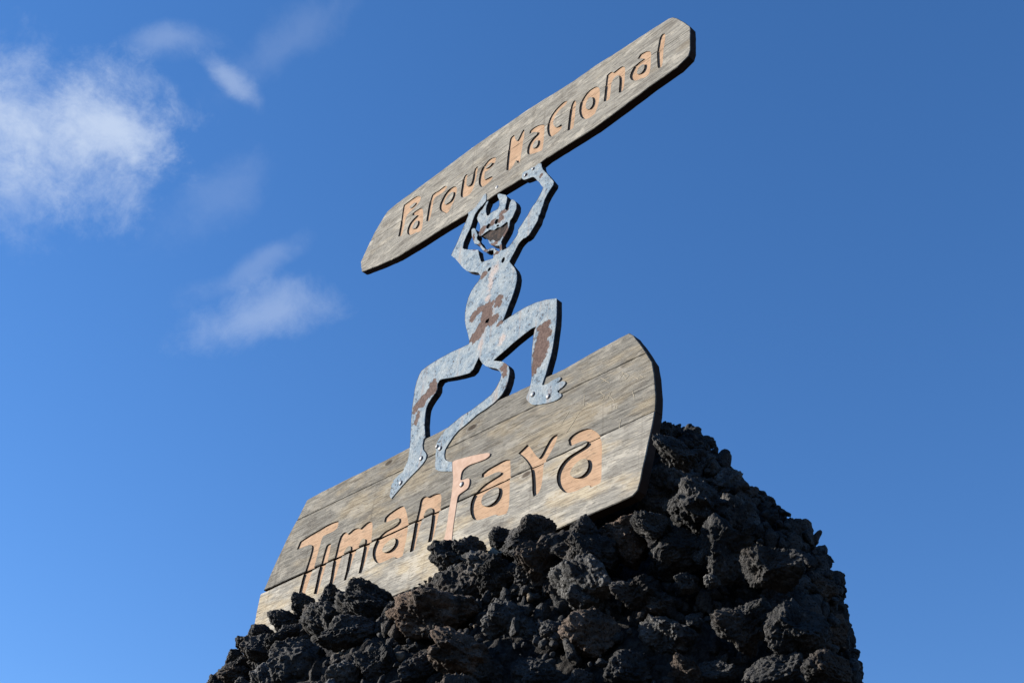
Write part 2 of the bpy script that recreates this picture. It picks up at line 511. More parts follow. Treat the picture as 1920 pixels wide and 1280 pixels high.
# ---- rock shapes
def rock_mesh(seed, knob, sub):
    r = np.random.RandomState(seed); v, f = ico(sub)
    p = v*np.array([1.0, r.uniform(.6, .92), r.uniform(.5, .78)])
    blocky = knob < .5
    for k in range(r.randint(7, 12) if blocky else r.randint(5, 9)):
        n = r.normal(size=3); n /= np.linalg.norm(n); d = p@n; o = r.uniform(.34, .62) if blocky else r.uniform(.42, .75)
        p = p-np.maximum(d-o, 0)[:, None]*n*r.uniform(.7, .95)
    s = seed*7.7
    rad = p/np.linalg.norm(p, axis=1)[:, None]
    h = (.17 if blocky else .32)*fbm(p*1.4+s, 4)
    w1 = worley(p*2.3+s); h = h+knob*.17*(np.sqrt(np.maximum(0, 1-w1**2))-.55)
    if sub >= 5:
        w2 = worley(p*5.2+s*1.3); h = h+(.07+knob*.08)*(np.sqrt(np.maximum(0, 1-w2**2))-.55)
        h = h-(.04 if blocky else .09)*np.abs(vnoise(p*6+s))-.05*np.abs(vnoise(p*11+s))
        w3 = worley(p*13.0+s*2.1); h = h+.050*(np.sqrt(np.maximum(0, 1-w3**2))-.55)
        h = h+.040*vnoise(p*17+s)-.03*np.abs(vnoise(p*27+s))
        pw = worley(p*7.5+s*3); h = h-.05*np.clip((.28-pw)/.28, 0, 1)*knob
    return mesh_np('rock', p+rad*h[:, None], f)


BIG = [rock_mesh(100+i, (1.0, .3, .2)[i % 3], 6) for i in range(18)]
MEDM = [rock_mesh(200+i, .9 if i % 3 else .4, 5) for i in range(12)]
for i, me in enumerate(BIG+MEDM): me.materials.append(LAVA)
TINT = {}
def tinted(me, mat):
    if mat is LAVA: return me
    key = (me.name, mat.name)
    if key not in TINT:
        c = me.copy(); c.materials.clear(); c.materials.append(mat); TINT[key] = c
    return TINT[key]


ROCKS = []          # (point, radius)
rr = random.Random(5)
BOARD_Y = D


def add_rock(p, rad, flat=1.0, mat=None, rot=None, big=None, stretch=1.0):
    pool = BIG if (big or rad > .06) else MEDM
    me = rr.choice(pool)
    if mat is None: mat = rr.choices([LAVA, LAVA_BROWN, LAVA_GREY], [4.2, 2.4, 2.8])[0]
    o = bpy.data.objects.new('rock', tinted(me, mat)); COL.objects.link(o); o.parent = mound
    o.location = Vector(p)-Vector(mound.location)
    o.rotation_euler = rot or (rr.uniform(0, 6.28), rr.uniform(0, 6.28), rr.uniform(0, 6.28))
    o.scale = (rad*stretch, rad, rad*flat)
    ROCKS.append((np.array(p), rad))
    return o


cpts = cv.reshape(NZ, NT, 3)


def hit(x, y, ymax=2.97):
    """first point of the mound's core (or of the board's plane) along the photo ray"""
    d = ray(x, y); d = d/np.linalg.norm(d)
    q = cv-EYE; t = q@d; perp = np.linalg.norm(q-t[:, None]*d, axis=1)
    ok = perp < .05
    tb = ymax/d[1]
    if not ok.any(): return EYE+d*tb
    return EYE+d*min(t[ok].min(), tb)


PXM = FPX
# larger rocks the photograph lets one tell apart: left, right, top of each in photo pixels, flatness, kind (k black, b brown, g grey)
KEY = [(935, 1045, 962, .8, 'k'), (1030, 1128, 962, .9, 'k'), (915, 965, 985, .9, 'k'), (800, 915, 1002, .8, 'k'), (890, 985, 1035, .55, 'k'), (640, 752, 1080, .5, 'k'),
       (596, 660, 1090, .8, 'k'), (545, 592, 1108, .9, 'k'), (548, 660, 1125, .8, 'k'), (500, 572, 1140, .9, 'k'), (462, 520, 1168, .9, 'k'), (440, 486, 1190, .9, 'k'),
       (722, 915, 1100, .62, 'b'), (800, 935, 1172, .75, 'b'), (940, 1040, 1040, .9, 'k'), (1025, 1150, 1035, .7, 'g'), (1060, 1160, 1085, .8, 'g'), (1118, 1200, 962, .7, 'b'),
       (1195, 1312, 1150, .7, 'g'), (1045, 1165, 1135, .9, 'b'), (1010, 1085, 1160, .9, 'k'), (900, 1015, 1120, .8, 'g'), (590, 710, 1150, .8, 'k'), (500, 625, 1190, .9, 'k'),
       (420, 500, 1222, .8, 'k'), (390, 460, 1262, .8, 'k'), (660, 770, 1205, .8, 'k'), (600, 690, 1235, .9, 'g'), (745, 850, 1215, .8, 'k'), (870, 960, 1225, .9, 'k'), (640, 740, 1125, .7, 'k'),
       (955, 1060, 1230, .9, 'k'), (1298, 1330, 1028, 1.1, 'g'), (1262, 1312, 1072, .9, 'g'), (1318, 1352, 1075, .9, 'g'), (1186, 1220, 1020, 1., 'b'), (1212, 1250, 1052, .7, 'k'),
       (1245, 1340, 1222, .6, 'b'), (1140, 1240, 1075, .9, 'k'), (1130, 1240, 1215, .9, 'k'), (1284, 1318, 1148, 1., 'g'), (1290, 1390, 1235, .7, 'k'), (1190, 1290, 1105, .8, 'k'),
       (1330, 1460, 1120, .9, 'k'), (1385, 1510, 1020, .9, 'k'), (1430, 1560, 1120, .9, 'k'), (1310, 1430, 960, .9, 'k'), (1250, 1370, 890, .9, 'k'), (1222, 1310, 812, .9, 'k'),
       (1390, 1520, 1215, .8, 'k'), (1500, 1600, 1215, .8, 'k'), (1215, 1330, 985, .8, 'k'), (462, 545, 1200, .9, 'k'), (1180, 1262, 955, .6, 'k'), (1145, 1215, 990, .6, 'b'), (420, 470, 1215, .9, 'k'), (384, 440, 1254, .9, 'k'),
       # broad fused masses that carry the front edge
       (448, 550, 1186, .8, 'k'), (495, 615, 1160, .75, 'k'), (560, 690, 1126, .7, 'k'), (625, 765, 1104, .6, 'k'), (785, 905, 1052, .75, 'k'), (860, 965, 1030, .75, 'g'),
       (955, 1085, 992, .75, 'k'), (1060, 1165, 990, .75, 'k'), (405, 500, 1240, .8, 'k'), (700, 800, 1125, .6, 'k')]
MK = dict(k=LAVA, b=LAVA_BROWN, g=LAVA_GREY)


def project(P):
    d = P-EYE; dep = d@fw
    return 960+FPX*(d@rt2)/dep, 640-FPX*(d@up2)/dep, dep


for x0, x1, yt, fl, kd in KEY:
    hw = (x1-x0)/2; xc = (x0+x1)/2; yc = yt+hw*fl*.85
    P = hit(xc, yc); dist = np.dot(P-EYE, fw); rad = hw*dist/PXM
    dv = (P-EYE)/np.linalg.norm(P-EYE)
    P = P+dv*rad*(-.25 if kd == 'b' else .25)
    lim = BOARD_Y-.02-rad*.62
    if x0 < 1185 and P[1] > lim: P = P-dv*(P[1]-lim)/dv[1]
    o = add_rock(P, rad, fl, MK[kd], rot=(rr.uniform(-.5, .5), rr.uniform(-.5, .5), rr.uniform(0, 6.28)), big=True)
    co_ = np.empty(len(o.data.vertices)*3); o.data.vertices.foreach_get('co', co_); co_ = co_.reshape(-1, 3)
    Rm = np.array(o.rotation_euler.to_matrix())
    for it in range(3):                       # size and seat the rock so that it reaches as far as the real one
        w = (co_*np.array([rad, rad, rad*fl]))@Rm.T+P
        px, py, dep = project(w)
        rad *= (x1-x0)/(px.max()-px.min())
        w = (co_*np.array([rad, rad, rad*fl]))@Rm.T+P
        px, py, dep = project(w)
        P = P+rt2*((xc-(px.max()+px.min())/2)*dist/PXM)-up2*((yt-py.min())*dist/PXM)
        if x0 < 1185:
            over = w[:, 1].max()-(BOARD_Y-.012)
            if over > 0: P = P-dv*(over/dv[1])
        dist = np.dot(P-EYE, fw)
    o.scale = (rad, rad, rad*fl); o.location = Vector(P)-Vector(mound.location)
    ROCKS[-1] = (np.array(P), rad)

# silhouette rocks on the right-hand skyline
for x, y, hw in ((1266, 802, 40), (1318, 824, 40), (1362, 870, 38), (1402, 908, 36), (1450, 950, 36), (1495, 988, 30), (1535, 1030, 36), (1568, 1078, 36), (1578, 1130, 36),
                 (1586, 1180, 28), (1584, 1224, 26), (1588, 1272, 26)):
    d = ray(x-hw*.5, y+hw*.4); d /= np.linalg.norm(d)
    q = cv-EYE; t = q@d; perp = np.linalg.norm(q-t[:, None]*d, axis=1)
    k = np.argmin(perp+.0*t); tt_ = t[k]
    add_rock(EYE+d*tt_, hw*tt_*.93/PXM*1.0, rr.uniform(.7, 1.), LAVA)

# fill: rocks over the rest of the mound, packed, most where the mound faces the viewer
cand = []
for _ in range(9000):
    z = rr.uniform(-.1, 3.0); th = rr.uniform(0, 2*math.pi)
    cand.append((z, th))
P_all = mound_pt(np.array([c[0] for c in cand]), np.array([c[1] for c in cand]))
inv = []
for P in P_all:
    d = P-EYE; dep = d@fw; px = 960+FPX*(d@rt2)/dep; py = 640-FPX*(d@up2)/dep
    view = (300 < px < 1720) and (py < 1360)
    front = P[1] < MC[1]+.35 and np.dot(P[:2]-MC, -MC) > -1.0
    inv.append(view and front)
count = len(ROCKS)
def near_board(P, rad):
    return -5.72 < P[0] < -2.5 and P[2] > EYE[2]+2.0 and P[1] < D+.06+rad*1.05 and P[1] > D-.02-rad*.5
OUTX = [380, 440, 480, 1230, 1262, 1300, 1340, 1380, 1440, 1500, 1520, 1570, 1580, 1595, 1605, 1640]
OUTY = [1285, 1232, 1178, 800, 794, 800, 848, 890, 940, 985, 1012, 1062, 1110, 1165, 1225, 1300]
def sticks_out(P, rad):
    px, py, dep = project(P); r = rad*FPX/dep*.8
    if px < 900: return False
    for a in (-90, -60, -30, 0):
        x = px+r*math.cos(math.radians(a)); y = py+r*math.sin(math.radians(a))
        if y < np.interp(x, OUTX, OUTY) or x > 1622: return True
    return False
for lo, hi, cap in ((.15, .24, 60), (.09, .15, 90), (.05, .09, 110)):
    k = 0
    for P, vis in zip(P_all, inv):
        if k >= cap or count >= 297: break
        rad = rr.uniform(lo, hi)
        if not vis and rr.random() < .94: continue
        if near_board(P, rad) or sticks_out(P, rad): continue
        if P[1] > D and -5.8 < P[0] < -2.6 and P[1] < MC[1]: continue
        if any(np.linalg.norm(P-q) < (rad+r_)*(.80 if r_ > .13 else .64) for q, r_ in ROCKS): continue
        add_rock(P, rad, rr.uniform(.65, 1.0)); k += 1; count += 1

# small clinker and chips in the joints, one part
chips = []
for i in range(16):
    tv, tf = ico(3 if i < 8 else 2)
    s = 300+i*13.1
    p = tv*np.array([1, rr.uniform(.55, 1), rr.uniform(.45, .8)])
    for k in range(6):
        n = np.array([rr.gauss(0, 1) for _ in range(3)]); n /= np.linalg.norm(n); dd = p@n; p = p-np.maximum(dd-rr.uniform(.2, .5), 0)[:, None]*n*.75
    w = worley(p*1.8+s)
    chips.append(p*(1+.30*fbm(p*1.7+s, 3)+.22*(np.sqrt(np.maximum(0, 1-w**2))-.5))[:, None])
    chips[-1] = (chips[-1], tf)
V, F, MI = [], [], []; off = 0
for _ in range(9000):
    z = rr.uniform(.6, 3.0); th = rr.uniform(0, 2*math.pi)
    P = mound_pt(np.array([z]), np.array([th]))[0]
    d = P-EYE; front = np.dot(P[:2]-MC, -MC) > -1.2
    rad = rr.choice([.012, .015, .018, .024, .032, .045])*rr.uniform(.8, 1.25)
    if not front and rr.random() < .8: continue
    if near_board(P, rad) or (P[1] > D and -5.8 < P[0] < -2.6 and P[1] < MC[1]): continue
    out = np.array([P[0]-MC[0], P[1]-MC[1], .4]); out /= np.linalg.norm(out)
    P = P+out*rr.uniform(.0, .05)
    a, b2, c = (rr.uniform(0, 6.28) for _ in range(3))
    Rm = np.array(Matrix.Rotation(a, 3, 'X') @ Matrix.Rotation(b2, 3, 'Y') @ Matrix.Rotation(c, 3, 'Z'))
    cvx, tf = chips[rr.randrange(0, 8)] if rad > .021 else chips[rr.randrange(8, 16)]
    V.append(cvx@Rm*rad+P); F += [[q+off for q in f] for f in tf]; MI += [1 if rr.random() < .12 and P[0] < -2.9 else 0]*len(tf); off += len(cvx)
me = mesh_np('clinker', np.concatenate(V), F); me.materials.append(LAVA); me.materials.append(RUBBLE)
me.polygons.foreach_set('material_index', MI)
ro = part('clinker', me, None, mound); ro['kind'] = 'stuff'

# ------------------------------------------------------------------ traced outlines (front plane of the sign)
UP = pts('X', [(678.3, 509.1), (676.5, 492), (686.7, 469.7), (702.2, 435.9), (720.5, 405), (727.5, 395.2), (744.4, 381.1), (786.6, 350.2), (828.7, 319.2), (885, 277),
               (913.1, 257.3), (955.3, 229.2), (983.4, 209.5), (1020, 186), (1038.7, 175), (1077.3, 150.5), (1116, 123.1), (1154.7, 98.9), (1193.3, 73.6), (1232, 48.7),
               (1253.9, 34.8), (1261.7, 32.4), (1270.7, 35), (1283.6, 42.2), (1293.9, 50), (1294.9, 64.1), (1294.7, 93.8), (1291.3, 105.4), (1270.7, 126), (1244.9, 144.1),
               (1219.1, 162.1), (1195.9, 180.2), (1165, 203.4), (1116, 239.5), (1077.3, 264), (1025.8, 296.2), (977.8, 335.5), (935.6, 361), (910, 378), (876.6, 400.8),
               (828.7, 429.5), (786.6, 457), (744.4, 482.3), (716.2, 495), (681.1, 508.7)])
LOW = pts('X', [(576, 936.3), (559, 970.3), (540.3, 1005.4), (516.9, 1054.7), (494.6, 1106), (488.7, 1116), (481.7, 1148.4), (477, 1176.5), (476, 1205), (484, 1228), (560, 1193), (640, 1160),
                (700, 1134), (753.5, 1111), (795.7, 1096.8), (900, 1055), (1000, 1012), (1099.8, 968.6), (1170, 938), (1187, 930), (1196.7, 919.5), (1202.4, 899.2), (1208.2, 870.3), (1215.5, 835.6),
                (1224.1, 798), (1228.5, 772), (1229.9, 740.1), (1227, 702.5), (1222.7, 678), (1212.6, 662.1), (1199.6, 643.3), (1188, 628.8), (1179.3, 623.9), (1162, 632.6),
                (1115.7, 657.7), (1057.8, 691), (1023, 707.3), (991.3, 723), (935.6, 749), (820.5, 810.5), (797.5, 821.8), (768.5, 838), (720, 863.3), (650, 898), (600, 923)])
SEAM_A = pts('X', [(494.6, 1108.6), (570.8, 1075.7), (671.5, 1031.2), (760.6, 992.6), (856.9, 947), (958.5, 900), (1021.4, 870), (1127.3, 818), (1228.5, 770.5)])
SEAM_B = pts('X', [(600, 955), (836.3, 844.4), (930.8, 799), (1054.9, 737.8), (1147.5, 693), (1220, 657)])
SEAM_U = pts('X', [(1294, 56.4), (1246.4, 85.5), (1173, 135.4), (1067.6, 209), (981, 266), (930, 299), (700, 449)])

LET_LOW = [
    ('M1', [(125, 602), (172, 488), (300, 403), (430, 328), (560, 250), (650, 212), (715, 198), (712, 250), (695, 300), (640, 345), (560, 380), (500, 410), (475, 460), (450, 560), (420, 660), (390, 780),
            (360, 880), (300, 1060), (265, 1170), (235, 1260), (150, 1260), (165, 1200), (190, 1100), (215, 1000), (240, 930), (270, 830), (300, 740), (330, 640), (345, 570), (335, 535), (310, 530), (230, 560), (150, 595)], None),
    ('M1', [(370, 1230), (385, 1170), (410, 1060), (435, 930), (465, 830), (490, 730), (520, 620), (545, 545), (580, 515), (610, 515), (603, 570), (582, 670), (555, 780), (525, 890), (490, 1010), (455, 1130), (430, 1230)], None),
    ('M1', [(580, 1130), (605, 1030), (635, 850), (655, 740), (680, 640), (710, 510), (735, 430), (765, 380), (800, 353), (830, 360), (845, 382), (870, 360), (920, 315), (960, 298), (1000, 298), (1020, 310),
            (1060, 270), (1110, 225), (1150, 205), (1185, 210), (1195, 240), (1195, 320), (1185, 400), (1170, 520), (1140, 640), (1110, 750), (1075, 860), (1045, 935), (1003, 940), (1025, 850), (1050, 730),
            (1075, 600), (1092, 500), (1092, 455), (1072, 445), (1045, 455), (1020, 500), (995, 565), (970, 630), (945, 690), (910, 790), (880, 890), (850, 970), (830, 1035), (795, 1040), (820, 950), (850, 800), (870, 690), (888, 600),
            (888, 560), (872, 545), (840, 560), (800, 615), (775, 690), (745, 770), (720, 860), (690, 965), (650, 1065), (620, 1125)], None),
    ('M2', [(288, 555), (300, 500), (340, 455), (400, 410), (470, 365), (520, 340), (550, 345), (575, 390), (595, 470), (610, 560), (610, 650), (595, 760), (570, 880), (555, 950), (540, 1010), (500, 1035),
            (450, 1050), (435, 1018), (400, 1035), (330, 1070), (260, 1100), (200, 1110), (160, 1070), (140, 1010), (140, 950), (155, 890), (180, 830), (210, 775), (260, 715), (320, 670), (400, 630), (460, 590),
            (490, 550), (490, 505), (470, 500), (420, 520), (360, 545), (310, 562)],
     [(432, 768), (448, 800), (442, 848), (408, 905), (360, 945), (310, 962), (274, 960), (268, 935), (285, 880), (330, 830), (380, 790), (415, 770)]),
    ('M2', [(635, 960), (655, 860), (680, 720), (700, 600), (725, 490), (755, 370), (770, 270), (800, 225), (850, 208), (870, 232), (920, 200), (980, 178), (1030, 175), (1052, 200), (1050, 260), (1040, 380),
            (1020, 470), (990, 600), (965, 720), (945, 790), (920, 825), (878, 830), (895, 750), (920, 600), (935, 480), (938, 400), (923, 368), (895, 368), (850, 395), (820, 450), (800, 540), (775, 610), (755, 700), (730, 800), (705, 920), (668, 957)], None),
    ('M5', [(507, 662), (512, 630), (560, 588), (640, 545), (700, 510), (740, 497), (772, 500), (775, 560), (775, 650), (772, 780), (768, 900), (760, 960), (740, 1000), (690, 1015), (655, 1018), (648, 1005),
            (600, 1020), (540, 1045), (480, 1060), (435, 1055), (410, 1000), (406, 930), (423, 860), (468, 790), (538, 725), (618, 675), (676, 640), (690, 620), (680, 610), (640, 615), (590, 640), (540, 662)],
     [(668, 757), (676, 790), (666, 838), (636, 885), (590, 922), (545, 932), (518, 920), (508, 890), (520, 840), (560, 800), (610, 767), (645, 753)]),
    ('M5', [(846, 440), (930, 360), (960, 390), (1000, 450), (1035, 488), (1060, 460), (1100, 380), (1140, 310), (1170, 280), (1210, 266), (1205, 300), (1180, 370), (1140, 440), (1105, 500), (1085, 545),
            (1080, 620), (1070, 720), (1055, 780), (1030, 820), (992, 845), (980, 800), (980, 720), (974, 630), (964, 580), (935, 530), (897, 480)], None),
    ('M5', [(1318, 370), (1308, 320), (1330, 283), (1390, 243), (1450, 218), (1500, 210), (1550, 232), (1590, 265), (1615, 310), (1625, 380), (1622, 480), (1620, 600), (1618, 700), (1600, 725), (1550, 745),
            (1520, 758), (1505, 736), (1460, 750), (1400, 785), (1340, 805), (1290, 810), (1245, 780), (1213, 730), (1203, 670), (1213, 610), (1243, 550), (1288, 495), (1348, 450), (1428, 405), (1478, 370),
            (1490, 340), (1475, 322), (1430, 330), (1380, 350), (1338, 372)],
     [(1485, 495), (1500, 540), (1490, 595), (1455, 640), (1405, 668), (1358, 666), (1328, 645), (1332, 608), (1360, 560), (1408, 512), (1450, 492)]),
]
LET_UP = [
    ('L1', [(103, 972), (115, 920), (140, 780), (160, 640), (175, 520), (188, 468), (240, 428), (320, 368), (390, 323), (440, 318), (465, 345), (455, 390), (420, 440), (370, 495), (320, 545), (270, 590), (232, 640),
            (215, 720), (195, 830), (170, 930), (150, 965)], [(365, 422), (383, 432), (365, 462), (330, 497), (293, 518), (280, 508), (285, 490), (320, 455)]),
    ('L1', [(328, 637), (338, 590), (380, 555), (430, 525), (480, 518), (500, 545), (505, 620), (500, 720), (490, 820), (470, 880), (415, 908), (398, 898), (350, 930), (290, 950), (255, 935), (243, 890), (258, 830),
            (288, 760), (338, 700), (388, 652), (405, 635), (390, 625), (360, 632)], [(412, 712), (422, 745), (408, 795), (378, 838), (346, 850), (327, 842), (332, 810), (355, 762), (388, 717)]),
    ('L1', [(550, 727), (568, 620), (588, 500), (610, 400), (640, 308), (690, 263), (720, 253), (780, 208), (850, 153), (885, 172), (860, 220), (800, 270), (740, 310), (700, 332), (675, 370), (660, 460), (640, 570), (615, 680), (595, 725)], None),
    ('L1', [(775, 555), (762, 510), (772, 450), (807, 370), (857, 280), (920, 213), (980, 173), (1030, 170), (1045, 200), (1035, 280), (1010, 360), (985, 430), (950, 490), (930, 540), (905, 580), (870, 607), (845, 592), (810, 577)],
     [(972, 252), (990, 268), (984, 318), (960, 376), (932, 415), (892, 440), (860, 462), (842, 445), (847, 400), (882, 332), (930, 278)]),
    ('L2', [(420, 845), (420, 780), (436, 680), (452, 570), (473, 490), (500, 455), (535, 438), (535, 480), (525, 570), (520, 640), (545, 665), (590, 640), (617, 590), (637, 500), (652, 400), (667, 345), (715, 298),
            (720, 330), (710, 420), (695, 520), (670, 620), (640, 710), (610, 770), (560, 820), (500, 850), (440, 858)], None),
    ('L2', [(775, 675), (743, 630), (738, 570), (753, 470), (783, 370), (838, 280), (908, 193), (980, 148), (1035, 143), (1050, 170), (1035, 230), (1000, 290), (950, 340), (890, 385), (850, 405), (842, 450), (838, 510), (850, 543),
            (900, 518), (975, 478), (990, 510), (960, 560), (900, 610), (850, 650), (800, 677)], [(975, 237), (980, 250), (948, 292), (908, 328), (868, 348), (862, 334), (892, 300), (940, 257)]),
    ('L3', [(92, 1235), (102, 1100), (117, 950), (137, 800), (153, 670), (180, 633), (230, 597), (240, 650), (260, 700), (285, 705), (320, 640), (360, 550), (403, 496), (412, 530), (405, 620), (390, 720), (375, 840), (355, 950),
            (345, 1040), (330, 1090), (288, 1103), (270, 1050), (250, 1080), (230, 1120), (190, 1190), (150, 1230)], None),
    ('L3', [(497, 583), (507, 530), (560, 478), (640, 433), (720, 413), (770, 425), (775, 500), (765, 600), (755, 720), (745, 820), (725, 880), (660, 905), (590, 930), (490, 952), (463, 930), (462, 880), (477, 800), (517, 720),
            (577, 650), (630, 600), (650, 558), (630, 553), (580, 545), (540, 562)], [(645, 690), (660, 715), (652, 768), (624, 816), (592, 838), (562, 838), (560, 808), (577, 752), (612, 704)]),
    ('L3', [(868, 642), (828, 580), (817, 480), (837, 370), (877, 270), (937, 180), (1017, 90), (1097, 18), (1150, -5), (1178, 0), (1140, 70), (1060, 130), (990, 210), (945, 290), (925, 370), (930, 430), (970, 470), (1020, 455),
            (1070, 413), (1085, 450), (1060, 510), (1000, 570), (930, 620)], None),
    ('L3', [(1180, 530), (1192, 420), (1207, 290), (1222, 180), (1243, 80), (1275, 8), (1312, -18), (1330, 20), (1325, 120), (1315, 250), (1300, 380), (1285, 470), (1240, 512)], None),
    ('U2', [(350, 822), (334, 782), (338, 730), (358, 680), (398, 625), (440, 597), (470, 590), (487, 620), (483, 680), (470, 740), (450, 790), (415, 820), (380, 832)],
     [(424, 667), (438, 690), (432, 730), (410, 757), (390, 758), (381, 742), (386, 707), (405, 677)]),
    ('L4', [(472, 1180), (486, 1050), (500, 930), (511, 810), (522, 735), (560, 698), (600, 673), (632, 690), (690, 643), (750, 598), (790, 581), (825, 593), (832, 660), (828, 780), (820, 900), (800, 985), (765, 1025), (726, 1034),
            (732, 950), (740, 850), (736, 760), (718, 735), (680, 740), (640, 780), (610, 830), (595, 930), (585, 1050), (570, 1140), (510, 1178)], None),
    ('L4', [(1036, 463), (1082, 385), (1140, 348), (1200, 326), (1255, 328), (1270, 370), (1270, 470), (1265, 590), (1250, 690), (1220, 740), (1160, 782), (1140, 785), (1090, 800), (1020, 830), (945, 825), (918, 790), (916, 740),
            (942, 670), (987, 590), (1047, 528), (1127, 473), (1145, 458), (1110, 450), (1070, 452)], [(1150, 547), (1165, 572), (1155, 632), (1122, 688), (1078, 718), (1038, 716), (1030, 690), (1054, 622), (1102, 565)]),
    ('L4', [(1386, 620), (1376, 500), (1372, 330), (1392, 230), (1412, 110), (1448, 48), (1495, 25), (1510, 50), (1505, 150), (1485, 260), (1478, 400), (1470, 520), (1455, 590), (1420, 617)], None),
]
THICK, RECESS = .052, .0058


def letter_cutter(view, outer, hole):
    o = ccw(resample(smooth(plane(pts(view, outer)), 1), .02))
    h = [smooth(plane(pts(view, hole)), 1)] if hole else []
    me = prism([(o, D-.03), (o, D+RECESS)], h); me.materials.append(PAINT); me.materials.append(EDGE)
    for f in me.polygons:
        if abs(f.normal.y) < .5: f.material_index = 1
    return me


def seam_y(seam, x):
    s = sorted(seam)
    if x <= s[0][0]: a, b = s[0], s[1]
    elif x >= s[-1][0]: a, b = s[-2], s[-1]
    else:
        for a, b in zip(s, s[1:]):
            if a[0] <= x <= b[0]: break
    return a[1]+(b[1]-a[1])*(x-a[0])/(b[0]-a[0])


def clip(poly, seam, above, gap):
    """keep the part of a board outline above/below a seam (a near-straight line across it)"""
    out = []; n = len(poly); sg = 1 if above else -1
    val = lambda q: sg*(q[1]-seam_y(seam, q[0]))-gap(q[0])
    for i in range(n):
        p, q = poly[i], poly[(i+1) % n]; a, b = val(p), val(q)
        if a >= 0: out.append(p)
        if (a >= 0) != (b >= 0):
            t = a/(a-b); out.append((p[0]+(q[0]-p[0])*t, p[1]+(q[1]-p[1])*t))
    return out


def plank(poly, seed, proud, cutters, mat, parent):
    o = ccw(resample(poly, .03, .0012, seed)); c = .0035
    i1 = inset(o, c)
    me = prism([(i1, D-proud), (o, D-proud+c), (o, D+THICK-c), (i1, D+THICK)])
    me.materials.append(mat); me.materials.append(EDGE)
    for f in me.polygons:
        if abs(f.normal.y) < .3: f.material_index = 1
    me = boolean(me, cutters)
    ob = part('plank', me, None, parent)
    return ob


upl = plane(UP); lowl = plane(LOW); sa, sb, su = plane(SEAM_A), plane(SEAM_B), plane(SEAM_U)
top_board = thing('sign_board', 'tilted weathered board lettered Parque Nacional held overhead by the horned metal figure', 'sign board', (-3.85, D, 6.6))
low_board = thing('sign_board', 'broad weathered plank board lettered Timanfaya standing in the black lava rocks', 'sign board', (-4.1, D, 3.9))
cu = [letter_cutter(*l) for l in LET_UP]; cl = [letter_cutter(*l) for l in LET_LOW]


def sel(cutters, poly):
    z = [q[1] for q in poly]; x = [q[0] for q in poly]; r = []
    for c in cutters:
        cz = [v.co.z for v in c.vertices]; cx = [v.co.x for v in c.vertices]
        if max(cz) > min(z) and min(cz) < max(z) and max(cx) > min(x) and min(cx) < max(x): r.append(c.copy())
    return r


p1 = clip(upl, su, True, lambda x: .0012); p2 = clip(upl, su, False, lambda x: .0012)
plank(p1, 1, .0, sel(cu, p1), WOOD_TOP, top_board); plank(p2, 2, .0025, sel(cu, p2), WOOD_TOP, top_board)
gapA = lambda x: float(np.interp(x, [-5.7, -5.25, -5.1, -4.2, -3.4, -2.6], [.009, .009, .0055, .0042, .003, .0014]))
gapB = lambda x: .0011
q1 = clip(lowl, sb, True, gapB); q2 = clip(clip(lowl, sb, False, gapB), sa, True, gapA); q3 = clip(lowl, sa, False, gapA)
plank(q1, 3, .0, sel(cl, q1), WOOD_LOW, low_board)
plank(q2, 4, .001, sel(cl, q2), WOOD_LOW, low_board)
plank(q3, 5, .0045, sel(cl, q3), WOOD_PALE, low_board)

# posts and battens behind the boards, down into the rocks
def box(x0, x1, y0, y1, z0, z1):
    lp = [(x0, z0), (x1, z0), (x1, z1), (x0, z1)]
    return prism([(inset(lp, .004), y0), (lp, y0+.004), (lp, y1-.004), (inset(lp, .004), y1)])
for x in (-4.9, -3.4):
    part('batten', box(x, x+.12, D+THICK+.001, D+THICK+.05, 3.85, 4.62), WOOD_LOW, low_board)

# scratched initials on the right of the middle plank: shallow slivers of bare wood
strokes = [[(435, 340), (462, 352), (492, 372)], [(492, 335), (465, 352), (437, 372)], [(570, 300), (600, 345)], [(570, 300), (618, 322), (600, 345)], [(560, 345), (585, 300)],
           [(435, 432), (462, 450), (452, 482)], [(462, 450), (440, 470)], [(503, 428), (480, 472)], [(488, 446), (526, 492)], [(506, 508), (507, 538), (486, 541)],
           [(530, 520), (543, 520), (545, 535), (530, 537), (528, 522)], [(568, 605), (556, 660), (546, 722)], [(330, 450), (326, 520)], [(345, 500), (380, 520)], [(230, 555), (180, 640)], [(300, 560), (215, 690)],
           [(250, 600), (300, 585)], [(640, 420), (655, 470)], [(655, 330), (680, 345)], [(690, 320), (712, 335)]]
vs, fs = [], []
for k, st in enumerate(strokes):
    pl = resample(plane(pts('R4', st), D-.003), .012, .0012, 40+k, False)+[plane(pts('R4', st[-1:]), D-.003)[0]]
    for a, b in zip(pl, pl[1:]):
        dx, dz = b[0]-a[0], b[1]-a[1]; L = math.hypot(dx, dz) or 1; w = random.uniform(.0008, .0016); nx, nz = -dz/L*w, dx/L*w
        i = len(vs)
        for yy in (D-.0022, D+.002):
            vs += [(a[0]+nx, yy, a[1]+nz), (a[0]-nx, yy, a[1]-nz), (b[0]-nx, yy, b[1]-nz), (b[0]+nx, yy, b[1]+nz)]
        fs += [[i, i+1, i+2, i+3], [i, i+4, i+5, i+1], [i+1, i+5, i+6, i+2], [i+2, i+6, i+7, i+3], [i+3, i+7, i+4, i]]
me = bpy.data.meshes.new('scratched_writing'); me.from_pydata(vs, [], fs)
sc = part('scratched_writing', me, SCRATCH, low_board); sc['kind'] = 'stuff'

